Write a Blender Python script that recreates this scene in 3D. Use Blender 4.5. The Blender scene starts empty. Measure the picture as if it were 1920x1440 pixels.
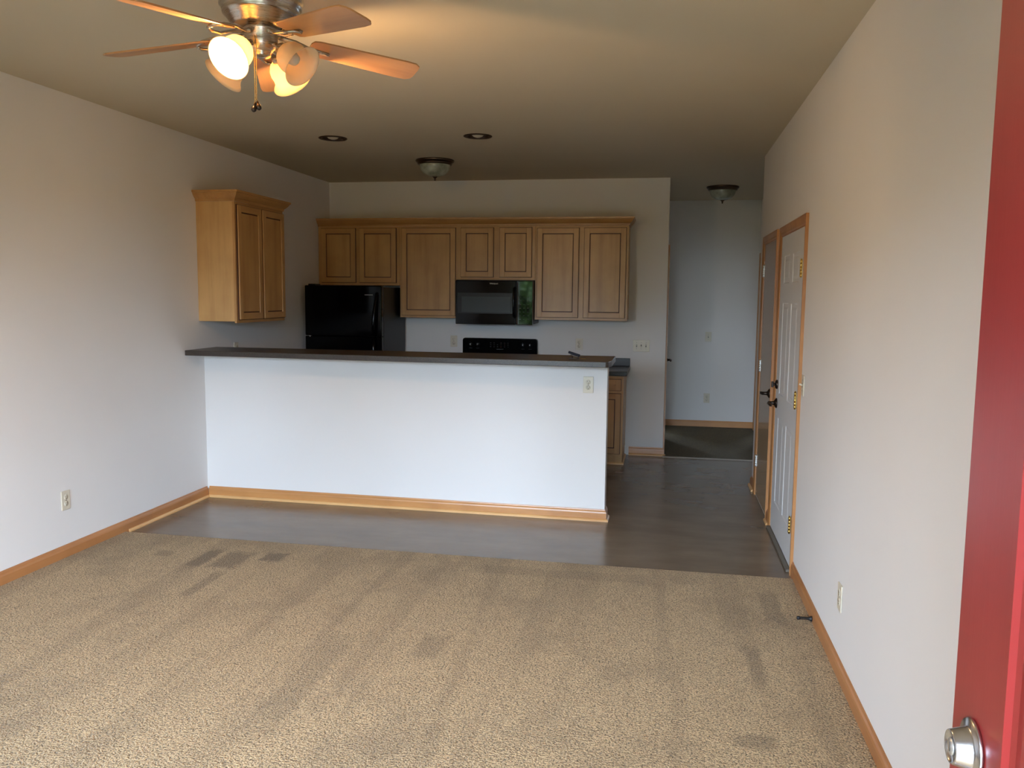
import bpy, bmesh, math, random
from mathutils import Vector, Matrix
random.seed(7)
S = bpy.context.scene
COL = S.collection
PI = math.pi

# ------------------------------------------------------------ camera
F, YAW, PIT, ROL, EYE = 1570.65, 0.1792, 0.1062, -0.0100, 1.5959
def ray(R, U, d):
    c, s = math.cos(ROL), math.sin(ROL); r = c*R + s*U; uu = -s*R + c*U
    c, s = math.cos(PIT), math.sin(PIT); fw = c*d + s*uu; z = -s*d + c*uu
    c, s = math.cos(YAW), math.sin(YAW); return Vector((c*r - s*fw, s*r + c*fw, z))
cd = bpy.data.cameras.new('camera'); cam = bpy.data.objects.new('camera', cd); COL.objects.link(cam)
cd.sensor_fit = 'HORIZONTAL'; cd.sensor_width = 36; cd.lens = F/1920*36; cd.clip_start = .02
rx, ux, bx = ray(1, 0, 0), ray(0, 1, 0), -ray(0, 0, 1)
cam.matrix_world = Matrix(((rx.x, ux.x, bx.x, 0), (rx.y, ux.y, bx.y, 0), (rx.z, ux.z, bx.z, EYE), (0, 0, 0, 1)))
S.camera = cam

# ------------------------------------------------------------ light, exposure
S.view_settings.view_transform = 'Standard'; S.view_settings.look = 'None'
S.view_settings.exposure = 0; S.view_settings.gamma = 1; S.view_settings.use_curve_mapping = False
W = bpy.data.worlds.new('sky'); S.world = W; W.use_nodes = True
bg = W.node_tree.nodes['Background']; bg.inputs[0].default_value = (.62, .79, 1, 1); bg.inputs[1].default_value = 48
S.cycles.max_bounces = 12; S.cycles.diffuse_bounces = 8; S.cycles.sample_clamp_indirect = 8
S.cycles.caustics_reflective = False; S.cycles.caustics_refractive = False
def portal(name, loc, rot, sx, sy):                 # guides sampling of the daylight in an opening
    l = bpy.data.lights.new(name, 'AREA'); l.shape = 'RECTANGLE'; l.size = sx; l.size_y = sy
    l.cycles.is_portal = True
    o = bpy.data.objects.new(name, l); COL.objects.link(o); o.location = loc; o.rotation_euler = rot
WX0, WX1, WZ0, WZ1 = -2.86, -1.06, .45, 2.10        # front window
DX0, DX1, DZ = -.60, .375, 2.06                     # front doorway
portal('window_daylight', ((WX0+WX1)/2, -.24, (WZ0+WZ1)/2), (PI/2, 0, 0), WX1-WX0, WZ1-WZ0)
portal('doorway_daylight', ((DX0+DX1)/2, -.24, DZ/2), (PI/2, 0, 0), DX1-DX0, DZ)
portal('side_daylight_left', (-1.5, 12.15, 1.625), (-PI/2, 0, 0), .8, .65)
portal('side_daylight_right', (2.075, 12.15, 1.575), (-PI/2, 0, 0), .55, .55)
BULB_W = 36.0

# ------------------------------------------------------------ materials
def lin(c): return tuple((v/255/12.92 if v/255 <= .04045 else ((v/255+.055)/1.055)**2.4) for v in c) + (1,)
class NT:
    def __init__(s, name):
        s.m = bpy.data.materials.new(name); s.m.use_nodes = True; s.t = s.m.node_tree; s.n = s.t.nodes
        s.b = s.n['Principled BSDF']
    def node(s, k, **kw):
        n = s.n.new(k)
        for a, v in kw.items(): setattr(n, a, v)
        return n
    def link(s, a, b): s.t.links.new(a, b)
    def obj(s, sc=(1, 1, 1), world=False):
        if world:
            g = s.node('ShaderNodeNewGeometry'); src = g.outputs['Position']
        else:
            g = s.node('ShaderNodeTexCoord'); src = g.outputs['Object']
        m = s.node('ShaderNodeMapping'); m.inputs['Scale'].default_value = sc; s.link(src, m.inputs[0]); return m.outputs[0]
    def noise(s, vec, scale, detail=3, rough=.5):
        n = s.node('ShaderNodeTexNoise'); n.inputs['Scale'].default_value = scale; n.inputs['Detail'].default_value = detail
        n.inputs['Roughness'].default_value = rough; s.link(vec, n.inputs['Vector']); return n.outputs['Fac']
    def ramp(s, fac, stops):
        r = s.node('ShaderNodeValToRGB'); e = r.color_ramp.elements
        while len(e) < len(stops): e.new(.5)
        for i, (p, c) in enumerate(stops): e[i].position = p; e[i].color = c
        s.link(fac, r.inputs[0]); return r.outputs[0]
    def mixc(s, fac, a, b, mode='MIX'):
        m = s.node('ShaderNodeMix', data_type='RGBA', blend_type=mode)
        for sock, v in ((m.inputs[0], fac), (m.inputs[6], a), (m.inputs[7], b)):
            if hasattr(v, 'links') or hasattr(v, 'is_linked'): s.link(v, sock)
            else: sock.default_value = v
        return m.outputs[2]
    def math(s, op, a, b=0., c=0.):
        m = s.node('ShaderNodeMath', operation=op)
        for i, v in enumerate((a, b, c)):
            if hasattr(v, 'is_linked'): s.link(v, m.inputs[i])
            else: m.inputs[i].default_value = v
        return m.outputs[0]
    def bump(s, h, strength=.3, dist=.002):
        b = s.node('ShaderNodeBump'); b.inputs['Strength'].default_value = strength; b.inputs['Distance'].default_value = dist
        s.link(h, b.inputs['Height']); s.link(b.outputs[0], s.b.inputs['Normal'])
    def base(s, v):
        if hasattr(v, 'is_linked'): s.link(v, s.b.inputs['Base Color'])
        else: s.b.inputs['Base Color'].default_value = v
def plain(name, rgb, rough=.5, metal=0, spec=.5, coat=0, em=None, es=0):
    n = NT(name); n.base(lin(rgb)); n.b.inputs['Roughness'].default_value = rough; n.b.inputs['Metallic'].default_value = metal
    n.b.inputs['Specular IOR Level'].default_value = spec; n.b.inputs['Coat Weight'].default_value = coat
    if em: n.b.inputs['Emission Color'].default_value = lin(em); n.b.inputs['Emission Strength'].default_value = es
    return n.m
def paint(name, rgb, rough=.75, bump=.12):
    n = NT(name); v = n.obj(world=True)
    c = n.ramp(n.noise(v, 1.3, 2), [(.3, lin([x*.985 for x in rgb])), (.7, lin(rgb))]); n.base(c)
    n.b.inputs['Roughness'].default_value = rough; n.b.inputs['Specular IOR Level'].default_value = .3
    n.bump(n.noise(v, 160, 3, .6), bump, .001); return n.m
def wood(name, rgb, dark, axis='z', rough=.38, grain=1.0, coat=.15):
    n = NT(name); sc = {'z': (14, 14, .9), 'x': (.9, 14, 14), 'y': (14, .9, 14)}[axis]
    v = n.obj(tuple(a*.6 for a in sc))
    f = n.noise(v, 1.4, 5, .6); g = n.noise(n.obj(tuple(a*5 for a in sc)), 2.2, 2)
    blot = n.noise(n.obj((1, 1, 1)), 4.5, 3)
    mid = [(a*.6+b*.4) for a, b in zip(rgb, dark)]
    c = n.ramp(f, [(.30, lin(mid)), (.52, lin(rgb)), (.75, lin([min(255, a*1.05) for a in rgb]))])
    c = n.mixc(n.math('MULTIPLY', g, .13*grain), c, lin(dark))
    c = n.mixc(n.math('MULTIPLY', n.math('SUBTRACT', blot, .42), .9*grain), c, lin(dark))
    n.base(c); n.b.inputs['Roughness'].default_value = rough; n.b.inputs['Coat Weight'].default_value = coat
    n.b.inputs['Coat Roughness'].default_value = .25
    n.bump(g, .05, .001); return n.m
def speck(name, a, b, rough=.4, scale=260):
    n = NT(name); v = n.obj(world=True)
    n.base(n.ramp(n.noise(v, scale, 2), [(.42, lin(a)), (.62, lin(b))])); n.b.inputs['Roughness'].default_value = rough
    n.bump(n.noise(v, scale, 2), .06, .0006); return n.m
def brushed(name, rgb, rough=.28):
    n = NT(name); n.base(lin(rgb)); n.b.inputs['Metallic'].default_value = 1
    f = n.noise(n.obj((1, 1, 60)), 12, 2); r = n.math('MULTIPLY_ADD', f, .08, rough-.04); n.link(r, n.b.inputs['Roughness'])
    return n.m

M = {}
M['wall'] = paint('wall_paint', (225, 222, 219))
M['ceil'] = paint('ceiling_paint', (202, 190, 167), .9, .25)
M['maple'] = wood('maple', (190, 146, 90), (142, 94, 50))
M['maple_x'] = wood('maple_rail', (188, 142, 87), (140, 92, 48), 'x')
M['maple_side'] = wood('maple_side', (208, 168, 112), (166, 118, 68), 'z')
M['glaze'] = plain('brown_glaze', (70, 34, 16), .5)
M['panelgloss'] = plain('control_glass', (5, 5, 6), .03, spec=.42)
M['trim'] = wood('oak_trim', (184, 130, 78), (138, 86, 44), 'z', .35)
M['trim_x'] = wood('oak_trim_x', (196, 140, 84), (150, 92, 46), 'x', .35)
M['trim_y'] = wood('oak_trim_y', (176, 120, 72), (132, 80, 42), 'y', .35)
M['shoe_x'] = wood('shoe_x', (222, 176, 118), (176, 120, 66), 'x', .4)
M['shoe_y'] = wood('shoe_y', (222, 176, 118), (176, 120, 66), 'y', .4)
M['laminate'] = speck('dark_laminate', (46, 41, 37), (72, 64, 58), .33)
M['laminate_blk'] = speck('black_laminate', (20, 20, 22), (32, 32, 34), .35)
M['ivory'] = plain('ivory_plastic', (210, 201, 181), .35)
M['slot'] = plain('slot_dark', (40, 34, 28), .6)
M['doorpaint'] = plain('white_door', (214, 214, 214), .42)
M['flatdoor'] = plain('tan_door', (172, 140, 100), .25, coat=.4)
M['black'] = plain('black_enamel', (5, 5, 6), .10, spec=.16)
M['blacktex'] = plain('black_textured', (16, 17, 18), .42)
M['blackpl'] = plain('black_plastic', (11, 11, 12), .3, spec=.25)
M['mwin'] = plain('microwave_window', (46, 48, 50), .3, spec=.2)
M['dimprint'] = plain('dim_print', (44, 44, 44), .5)
M['mwin2'] = plain('microwave_window_mesh', (66, 70, 72), .35, spec=.2)
M['gray'] = plain('gray_print', (150, 150, 150), .5)
M['dimred'] = plain('red_print', (70, 30, 28), .5)
M['logo'] = plain('silver_print', (225, 228, 230), .35)
M['nickel'] = brushed('brushed_nickel', (176, 166, 152))
M['steel'] = brushed('satin_steel', (205, 206, 210), .24)
M['bronze'] = plain('dark_nickel', (92, 78, 66), .3, 1)
M['brass'] = plain('brass', (214, 186, 110), .28, 1)
M['darkmet'] = plain('dark_metal', (64, 56, 52), .3, .9)
M['trimring'] = plain('bronze_ring', (58, 42, 32), .45, .4)
M['rubber'] = plain('black_rubber', (22, 22, 24), .55)
M['navy'] = plain('navy_plastic', (12, 13, 30), .5, spec=.2)
M['alu'] = plain('aluminium', (214, 212, 208), .35, .9)
M['bulbglass'] = plain('frosted_bulb', (196, 190, 176), .4)
M['bowl'] = None
M['thresh'] = plain('threshold', (104, 96, 84), .5)
M['blade'] = wood('fan_blade', (188, 138, 90), (130, 84, 50), 'x', .35, .7)
M['winframe'] = plain('vinyl_window', (235, 235, 232), .4)
M['concrete'] = speck('concrete', (150, 148, 142), (176, 173, 166), .8, 40)
M['bark'] = wood('bark', (96, 78, 62), (58, 46, 36), 'z', .9)

n = NT('alabaster_glass'); v = n.obj(); w = n.noise(v, 9, 4)
n.base(n.ramp(w, [(.35, lin((132, 140, 128))), (.65, lin((186, 190, 176)))])); n.b.inputs['Roughness'].default_value = .25; M['bowl'] = n.m

n = NT('lamp_shade_glass')        # frosted white glass lit from inside
n.base((.95, .9, .8, 1)); n.b.inputs['Roughness'].default_value = .3
tr = n.node('ShaderNodeBsdfTranslucent'); tr.inputs[0].default_value = (1, .84, .58, 1)
mx = n.node('ShaderNodeMixShader'); mx.inputs[0].default_value = .62
n.link(n.b.outputs[0], mx.inputs[1]); n.link(tr.outputs[0], mx.inputs[2]); n.link(mx.outputs[0], n.n['Material Output'].inputs[0])
M['shade'] = n.m
M['bulb'] = plain('lit_bulb', (255, 240, 210), .4, em=(255, 206, 140), es=60)

n = NT('window_glass'); tp = n.node('ShaderNodeBsdfTransparent'); gl = n.node('ShaderNodeBsdfGlossy'); gl.inputs['Roughness'].default_value = .02
fr = n.node('ShaderNodeFresnel'); fr.inputs[0].default_value = 1.45; mx = n.node('ShaderNodeMixShader')
n.link(fr.outputs[0], mx.inputs[0]); n.link(tp.outputs[0], mx.inputs[1]); n.link(gl.outputs[0], mx.inputs[2]); n.link(mx.outputs[0], n.n['Material Output'].inputs[0])
M['glass'] = n.m

n = NT('sheet_vinyl'); v = n.obj((1, 1, 1), True); a = n.noise(n.obj((1.2, 2.6, 1), True), 1.6, 4, .55); b = n.noise(v, 26, 3)
c = n.ramp(a, [(.3, lin((104, 89, 73))), (.7, lin((126, 110, 91)))]); c = n.mixc(n.math('MULTIPLY', b, .18), c, lin((92, 82, 72)))
n.base(c); r = n.math('MULTIPLY_ADD', a, .14, .17); n.link(r, n.b.inputs['Roughness']); M['vinyl'] = n.m

# carpet: tufted pile, vacuum tracks that run front to back, traffic wear and a few stains
def carpet_mat(name, light, dark, marks=True):
    n = NT(name); v = n.obj((1, 1, 1), True)
    tuft = n.noise(v, 150, 2, .6); tuft2 = n.noise(v, 80, 2, .6)
    blot = n.noise(n.obj((1.0, .8, 1), True), 1.7, 5, .62); tr1 = n.noise(n.obj((5.5, .35, 1), True), 1.0, 2)
    c = n.ramp(tuft, [(.36, lin([x*.50 for x in light])), (.5, lin(light)), (.68, lin([min(255, x*1.13) for x in light]))])
    c = n.mixc(n.math('MULTIPLY', n.math('SUBTRACT', tuft2, .40), .8), c, lin([x*.92 for x in light]))
    wear = n.node('ShaderNodeMapRange'); wear.inputs[1].default_value = .50; wear.inputs[2].default_value = .72; n.link(blot, wear.inputs[0])
    c = n.mixc(n.math('MULTIPLY', wear.outputs[0], .55), c, lin(dark), 'MULTIPLY') if False else n.mixc(n.math('MULTIPLY', wear.outputs[0], .50), c, lin(dark))
    trk = n.node('ShaderNodeMapRange'); trk.inputs[1].default_value = .52; trk.inputs[2].default_value = .60; n.link(tr1, trk.inputs[0])
    c = n.mixc(n.math('MULTIPLY', trk.outputs[0], .20), c, lin(dark))
    if marks:
        sx = n.node('ShaderNodeSeparateXYZ'); n.link(n.obj((1, 1, 1), True), sx.inputs[0]); X, Y = sx.outputs[0], sx.outputs[1]
        edge = n.math('MULTIPLY', n.math('SUBTRACT', n.noise(v, 30, 2), .5), .09)
        for (cx, cy, hx, hy, k) in ((-2.665, 4.47, .05, .17, .62), (-2.49, 4.47, .085, .15, .55), (-2.27, 4.57, .07, .08, .62), (-2.95, 4.50, .06, .05, .35),
                                    (-2.44, 4.05, .035, .20, .4), (.43, 3.6, .035, .20, .32), (.36, 2.96, .07, .05, .4), (-1.0, 3.52, .06, .13, .3), (-1.42, 3.1, .07, .45, .28),
                                    (.58, 4.35, .05, .22, .35), (-.55, 4.62, .5, .07, .22)):
            dx = n.math('DIVIDE', n.math('ABSOLUTE', n.math('SUBTRACT', X, cx)), hx); dy = n.math('DIVIDE', n.math('ABSOLUTE', n.math('SUBTRACT', Y, cy)), hy)
            d = n.math('ADD', n.math('MAXIMUM', dx, dy), n.math('MULTIPLY', edge, 9.0))
            mr = n.node('ShaderNodeMapRange'); mr.inputs[1].default_value = 1.15; mr.inputs[2].default_value = .75; n.link(d, mr.inputs[0])
            c = n.mixc(n.math('MULTIPLY', mr.outputs[0], k), c, lin([x*.82 for x in dark]))
    n.base(c); n.b.inputs['Roughness'].default_value = 1; n.b.inputs['Specular IOR Level'].default_value = .05
    n.b.inputs['Sheen Weight'].default_value = .15
    h = n.math('ADD', n.math('MULTIPLY', tuft, 1.0), n.math('MULTIPLY', tuft2, 1.2)); n.bump(h, .9, .012); return n.m
M['carpet'] = carpet_mat('beige_carpet', (183, 157, 119), (112, 94, 72))
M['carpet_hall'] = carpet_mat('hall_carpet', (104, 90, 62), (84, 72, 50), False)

n = NT('red_paint'); v = n.obj((1, 1, 1), True)
c = n.ramp(n.noise(n.obj((3, 3, 1), True), 2.5, 4), [(.3, lin((126, 34, 31))), (.7, lin((138, 41, 38)))]); n.base(c)
n.link(n.math('MULTIPLY_ADD', n.noise(v, 8, 3), .12, .28), n.b.inputs['Roughness']); n.bump(n.noise(n.obj((40, 40, 2), True), 5, 3), .06, .001); M['red'] = n.m
n = NT('lawn'); v = n.obj((1, 1, 1), True); n.base(n.ramp(n.noise(v, 5, 5), [(.3, lin((54, 56, 36))), (.7, lin((76, 76, 52)))])); n.b.inputs['Roughness'].default_value = .9
n.bump(n.noise(v, 60, 3), .8, .02); M['lawn'] = n.m
n = NT('leaf'); v = n.obj((1, 1, 1), True); n.base(n.ramp(n.noise(v, 3, 3), [(.3, lin((26, 40, 18))), (.7, lin((92, 116, 44)))])); n.b.inputs['Roughness'].default_value = .6; M['leaf'] = n.m

# ------------------------------------------------------------ mesh helpers
def B(): return bmesh.new()
def quad(b, pts, mat=0, smooth=False):
    f = b.faces.new([b.verts.new(p) for p in pts]); f.material_index = mat; f.smooth = smooth; return f
def box(b, x0, x1, y0, y1, z0, z1, mat=0, bev=0, seg=2):
    t = bmesh.new(); bmesh.ops.create_cube(t, size=1)
    for v in t.verts: v.co = Vector(((x0+x1)/2+v.co.x*(x1-x0), (y0+y1)/2+v.co.y*(y1-y0), (z0+z1)/2+v.co.z*(z1-z0)))
    if bev: bmesh.ops.bevel(t, geom=t.edges[:], offset=bev, segments=seg, profile=.5, affect='EDGES')
    merge(b, t, mat)
def merge(b, t, mat=0, smooth=None, M4=None):
    m = {}
    for v in t.verts: m[v] = b.verts.new(M4 @ v.co if M4 else v.co)
    for f in t.faces:
        try: g = b.faces.new([m[v] for v in f.verts])
        except ValueError: continue
        g.material_index = mat; g.smooth = f.smooth if smooth is None else smooth
    t.free()
def frame(axis):
    a = Vector(axis).normalized(); u = a.orthogonal().normalized() if abs(a.z) < .999 else Vector((1, 0, 0)); return a, u, a.cross(u)
def lathe(b, prof, c=(0, 0, 0), axis=(0, 0, 1), seg=32, mat=0, smooth=True, sx=1.0):
    a, u, w = frame(axis); c = Vector(c); rings = []
    for r, h in prof:
        if r < 1e-6: rings.append([b.verts.new(c+a*h)])
        else: rings.append([b.verts.new(c+a*h+(u*math.cos(t)*sx+w*math.sin(t))*r) for t in [2*PI*i/seg for i in range(seg)]])
    for R, Q in zip(rings, rings[1:]):
        for i in range(seg):
            j = (i+1) % seg
            if len(R) == 1 and len(Q) == 1: continue
            vs = [R[0], Q[i], Q[j]] if len(R) == 1 else ([R[i], Q[0], R[j]] if len(Q) == 1 else [R[i], Q[i], Q[j], R[j]])
            try: f = b.faces.new(vs)
            except ValueError: continue
            f.smooth = smooth; f.material_index = mat
def cyl(b, r, p0, p1, seg=20, mat=0, bev=0.0):
    p0, p1 = Vector(p0), Vector(p1); L = (p1-p0).length; e = min(bev, r*.5, L*.4) if bev else 0
    pr = [(0, 0), (r-e, 0), (r, e), (r, L-e), (r-e, L), (0, L)] if e else [(0, 0), (r, 0), (r, L), (0, L)]
    lathe(b, pr, p0, p1-p0, seg, mat)
def tube(b, pts, rad, seg=12, mat=0, cap=True, flat=1.0):
    pts = [Vector(p) for p in pts]; rr = rad if isinstance(rad, (list, tuple)) else [rad]*len(pts); rings = []; u = None
    for i, p in enumerate(pts):
        t = (pts[min(i+1, len(pts)-1)]-pts[max(i-1, 0)]).normalized()
        if u is None: u = t.orthogonal().normalized()
        u = (u-t*u.dot(t)).normalized(); w = t.cross(u)
        rings.append([b.verts.new(p+(u*math.cos(a)+w*math.sin(a)*flat)*rr[i]) for a in [2*PI*k/seg for k in range(seg)]])
    for R, Q in zip(rings, rings[1:]):
        for i in range(seg):
            f = b.faces.new([R[i], R[(i+1) % seg], Q[(i+1) % seg], Q[i]]); f.smooth = True; f.material_index = mat
    if cap:
        for R in (rings[0][::-1], rings[-1]): f = b.faces.new(R); f.material_index = mat
def prism(b, poly, z0, z1, mat=0):      # poly in xy
    n = len(poly); lo = [b.verts.new((x, y, z0)) for x, y in poly]; hi = [b.verts.new((x, y, z1)) for x, y in poly]
    for f in ([*reversed(lo)], hi): b.faces.new(f).material_index = mat
    for i in range(n): b.faces.new([lo[i], lo[(i+1) % n], hi[(i+1) % n], hi[i]]).material_index = mat
def sweep(b, pts, nrm, prof, side=1, mat=0, cap=True):   # profile (a = in-plane offset with mitred corners, h = along nrm)
    pts = [Vector(p) for p in pts]; nrm = Vector(nrm); rings = []
    for i, p in enumerate(pts):
        d0 = (pts[i]-pts[i-1]).normalized() if i else None; d1 = (pts[i+1]-pts[i]).normalized() if i < len(pts)-1 else None
        d0 = d0 or d1; d1 = d1 or d0
        p0, p1 = nrm.cross(d0)*side, nrm.cross(d1)*side; m = (p0+p1); m = m/max(m.dot(p0), 1e-6) if m.length > 1e-6 else p0
        rings.append([b.verts.new(p+m*a+nrm*h) for a, h in prof])
    k = len(prof)
    for R, Q in zip(rings, rings[1:]):
        for i in range(k): b.faces.new([R[i], R[(i+1) % k], Q[(i+1) % k], Q[i]]).material_index = mat
    if cap:
        for R in (rings[0][::-1], rings[-1]): b.faces.new(R).material_index = mat
def paneled(b, x0, x1, z0, z1, panels, rings, yf, th, mats=(0,), bev=.002):
    """slab with front at y=yf (facing -y); each panel is a nest of rings (inset, depth, mat of the band up to it), last fills"""
    xs = sorted({x0, x1, *[p[0] for p in panels], *[p[1] for p in panels]}); zs = sorted({z0, z1, *[p[2] for p in panels], *[p[3] for p in panels]})
    for i in range(len(xs)-1):
        for j in range(len(zs)-1):
            cx, cz = (xs[i]+xs[i+1])/2, (zs[j]+zs[j+1])/2
            if any(p[0] < cx < p[1] and p[2] < cz < p[3] for p in panels): continue
            quad(b, [(xs[i], yf, zs[j]), (xs[i+1], yf, zs[j]), (xs[i+1], yf, zs[j+1]), (xs[i], yf, zs[j+1])], 0)
    for (a, c, d, e) in panels:
        R = lambda i, y: [(a+i, y, d+i), (c-i, y, d+i), (c-i, y, e-i), (a+i, y, e-i)]
        pi, pd = 0, 0
        for ins, dep, m in rings:
            P, Q = R(pi, yf+pd), R(ins, yf+dep)
            for k in range(4): quad(b, [P[k], P[(k+1) % 4], Q[(k+1) % 4], Q[k]], m)
            pi, pd = ins, dep
        quad(b, R(pi, yf+pd), rings[-1][2] if len(rings[-1]) < 4 else rings[-1][3])
    y1 = yf+th
    quad(b, [(x0, y1, z0), (x0, y1, z1), (x1, y1, z1), (x1, y1, z0)], 0)
    quad(b, [(x0, yf, z0), (x0, yf, z1), (x0, y1, z1), (x0, y1, z0)]); quad(b, [(x1, yf, z0), (x1, y1, z0), (x1, y1, z1), (x1, yf, z1)])
    quad(b, [(x0, yf, z0), (x0, y1, z0), (x1, y1, z0), (x1, yf, z0)]); quad(b, [(x0, yf, z1), (x1, yf, z1), (x1, y1, z1), (x0, y1, z1)])
def obj(name, b, mats, parent=None, smooth_angle=None):
    bmesh.ops.remove_doubles(b, verts=b.verts, dist=1e-6); bmesh.ops.recalc_face_normals(b, faces=b.faces)
    me = bpy.data.meshes.new(name); b.to_mesh(me); b.free()
    for m in (mats if isinstance(mats, (list, tuple)) else [mats]): me.materials.append(M[m] if isinstance(m, str) else m)
    o = bpy.data.objects.new(name, me); COL.objects.link(o)
    if parent: o.parent = parent
    return o
def tag(o, label=None, cat=None, group=None, kind=None):
    if label: o['label'] = label
    if cat: o['category'] = cat
    if group: o['group'] = group
    if kind: o['kind'] = kind
    return o
def thing(name, label, cat, loc=(0, 0, 0), rz=0, group=None, kind=None):
    o = bpy.data.objects.new(name, None); o.empty_display_size = .1; COL.objects.link(o); o.location = loc; o.rotation_euler = (0, 0, rz)
    return tag(o, label, cat, group, kind)
def dup(root, loc, rz=None, label=None):
    def cp(o, par):
        c = o.copy(); COL.objects.link(c)
        if par: c.parent = par
        for ch in o.children: cp(ch, c)
        return c
    r = cp(root, None); r.location = loc
    if rz is not None: r.rotation_euler = (0, 0, rz)
    if label: r['label'] = label
    return r
def struct(name, b, mats, label, cat): return tag(obj(name, b, mats), label, cat, kind='structure')
RL, RR = PI/2, -PI/2      # facing out of the left wall / of the right wall

# ------------------------------------------------------------ the room
XL, XR, XR2, XC, YB, YE, YF, H = -3.484, .7665, 1.0896, .0153, 8.4247, 7.2545, 10.438, 2.74
T = .12
b = B(); box(b, XL-T, 4, 4.84, 12.3, -.10, 0); struct('floor', b, 'vinyl', 'smooth grey brown sheet vinyl floor in front of and behind the half wall', 'floor')
b = B(); box(b, XL-T, XR+T, -.15, 4.84, -.10, -.004); struct('floor.001', b, 'concrete', 'subfloor under the beige living room carpet', 'floor')
b = B()
NX, NY = 60, 60
prism(b, [(XL, -.02), (XR, -.02), (XR, 4.815), (-1.0, 4.83), (XL, 4.865)], -.004, .012)
tag(obj('carpet', b, 'carpet'), 'beige cut pile carpet with dark stains covering the living room floor', 'carpet', kind='stuff')
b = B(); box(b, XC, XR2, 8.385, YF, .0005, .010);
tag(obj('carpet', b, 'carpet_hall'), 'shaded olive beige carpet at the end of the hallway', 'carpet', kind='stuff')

CANS = [(-2.465, 6.04), (-1.375, 6.095)]; CR = .083; CS = .16
b = B()
x0, x1, y0, y1 = XL-T, 4.0, -.15, 12.3
xs = sorted([x0, x1]+[c[0]+s*CS for c in CANS for s in (-1, 1)]); ys = sorted([y0, y1]+[c[1]+s*CS for c in CANS[:1] for s in (-1, 1)])
def inside(cx, cy): return [c for c in CANS if abs(cx-c[0]) < CS*.9 and abs(cy-CANS[0][1]) < CS*.9]
for i in range(len(xs)-1):
    for j in range(len(ys)-1):
        cc = inside((xs[i]+xs[i+1])/2, (ys[j]+ys[j+1])/2)
        if not cc: quad(b, [(xs[i], ys[j], H), (xs[i], ys[j+1], H), (xs[i+1], ys[j+1], H), (xs[i+1], ys[j], H)]); continue
        c = cc[0]; N = 32; yc = (ys[j]+ys[j+1])/2; co = []; ci = []
        for k in range(N):
            a = 2*PI*k/N+PI/4; ca, sa = math.cos(a), math.sin(a); m = CS/max(abs(ca), abs(sa))
            co.append(b.verts.new((c[0]+ca*m, yc+sa*m, H))); ci.append(b.verts.new((c[0]+ca*CR, c[1]+sa*CR, H)))
        for k in range(N): b.faces.new([co[k], ci[k], ci[(k+1) % N], co[(k+1) % N]])
box(b, x0, x1, y0, y1, H+.2, H+.3)
for e in ((x0, x0+.01, y0, y1), (x1-.01, x1, y0, y1), (x0, x1, y0, y0+.01), (x0, x1, y1-.01, y1)): box(b, *e, H, H+.2)
struct('ceiling', b, 'ceil', 'cream ceiling over the living room, kitchen and hallway', 'ceiling')

b = B(); box(b, XL-T, XL, -.15, YB+T, 0, H); struct('wall_left', b, 'wall', 'long off-white wall on the left running into the kitchen', 'wall')
b = B(); box(b, XL-T, XC-.10, YB, YB+T, 0, H); box(b, XC-.10, XC, YB, 9.42, 0, H); box(b, XC-.10, XC, 9.42, 10.1, 2.05, H); box(b, XC-.10, XC, 10.1, 12.3, 0, H)
struct('wall_back', b, 'wall', 'off-white kitchen wall behind the wall cabinets and range', 'wall')
b = B(); prism(b, [(XR, -.15), (XR, YE), (XR2, YE), (XR2+T, YE), (XR2+T, -.15)], 0, H)
struct('wall_right', b, 'wall', 'off-white wall on the right with two doors in it', 'wall')
b = B(); box(b, XR2, XR2+T, YE, 9.45, 0, H); box(b, XR2, XR2+T, 9.45, 10.25, 2.05, H); box(b, XR2, XR2+T, 10.25, 12.3, 0, H)
struct('wall_hall_right', b, 'wall', 'recessed right wall of the hallway', 'wall')
b = B(); box(b, XC, XR2, YF, YF+T, 0, H); struct('wall_hall_end', b, 'wall', 'shaded off-white wall closing the end of the hallway', 'wall')
b = B()
for a in ((XL-T, WX0, 0, H), (WX0, WX1, 0, WZ0), (WX0, WX1, WZ1, H), (WX1, DX0, 0, H), (DX0, DX1, DZ, H), (DX1, XR+T, 0, H)): box(b, a[0], a[1], -.20, -.05, a[2], a[3])
struct('wall_front', b, 'wall', 'wall with the entrance and the front window behind the viewer', 'wall')
b = B(); box(b, -3-T, -3, YB+T, 12.3, 0, H)
for a in ((-3, -1.9, 0, H), (-1.9, -1.1, 0, 1.3), (-1.9, -1.1, 1.95, H), (-1.1, XC-.10, 0, H)): box(b, a[0], a[1], 12.1, 12.22, a[2], a[3])
struct('wall_bedroom_left', b, 'wall', 'walls of the room left of the hallway', 'wall')
b = B(); box(b, 3.9, 4, 8.5, 12.3, 0, H); box(b, XR2+T, 4, 8.48, 8.6, 0, H)
for a in ((XR2+T, 1.8, 0, H), (1.8, 2.35, 0, 1.3), (1.8, 2.35, 1.85, H), (2.35, 4, 0, H)): box(b, a[0], a[1], 12.1, 12.22, a[2], a[3])
struct('wall_bedroom_right', b, 'wall', 'walls of the room right of the hallway', 'wall')

# half wall between living room and kitchen (slightly askew), with its ledge
HA, HB = Vector((XL, 5.914)), Vector((-.383, 5.850)); hd = (HB-HA).normalized(); hn = Vector((-hd.y, hd.x)); HT = .115
def hw(s, d): p = HA+hd*s+hn*d; return (p.x, p.y)
HL = (HB-HA).length
b = B(); prism(b, [hw(0, 0), hw(HL, 0), hw(HL, HT), hw(0, HT)], 0, 1.1245)
struct('wall_half', b, 'wall', 'white half wall under the dark bar top', 'wall')

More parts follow.
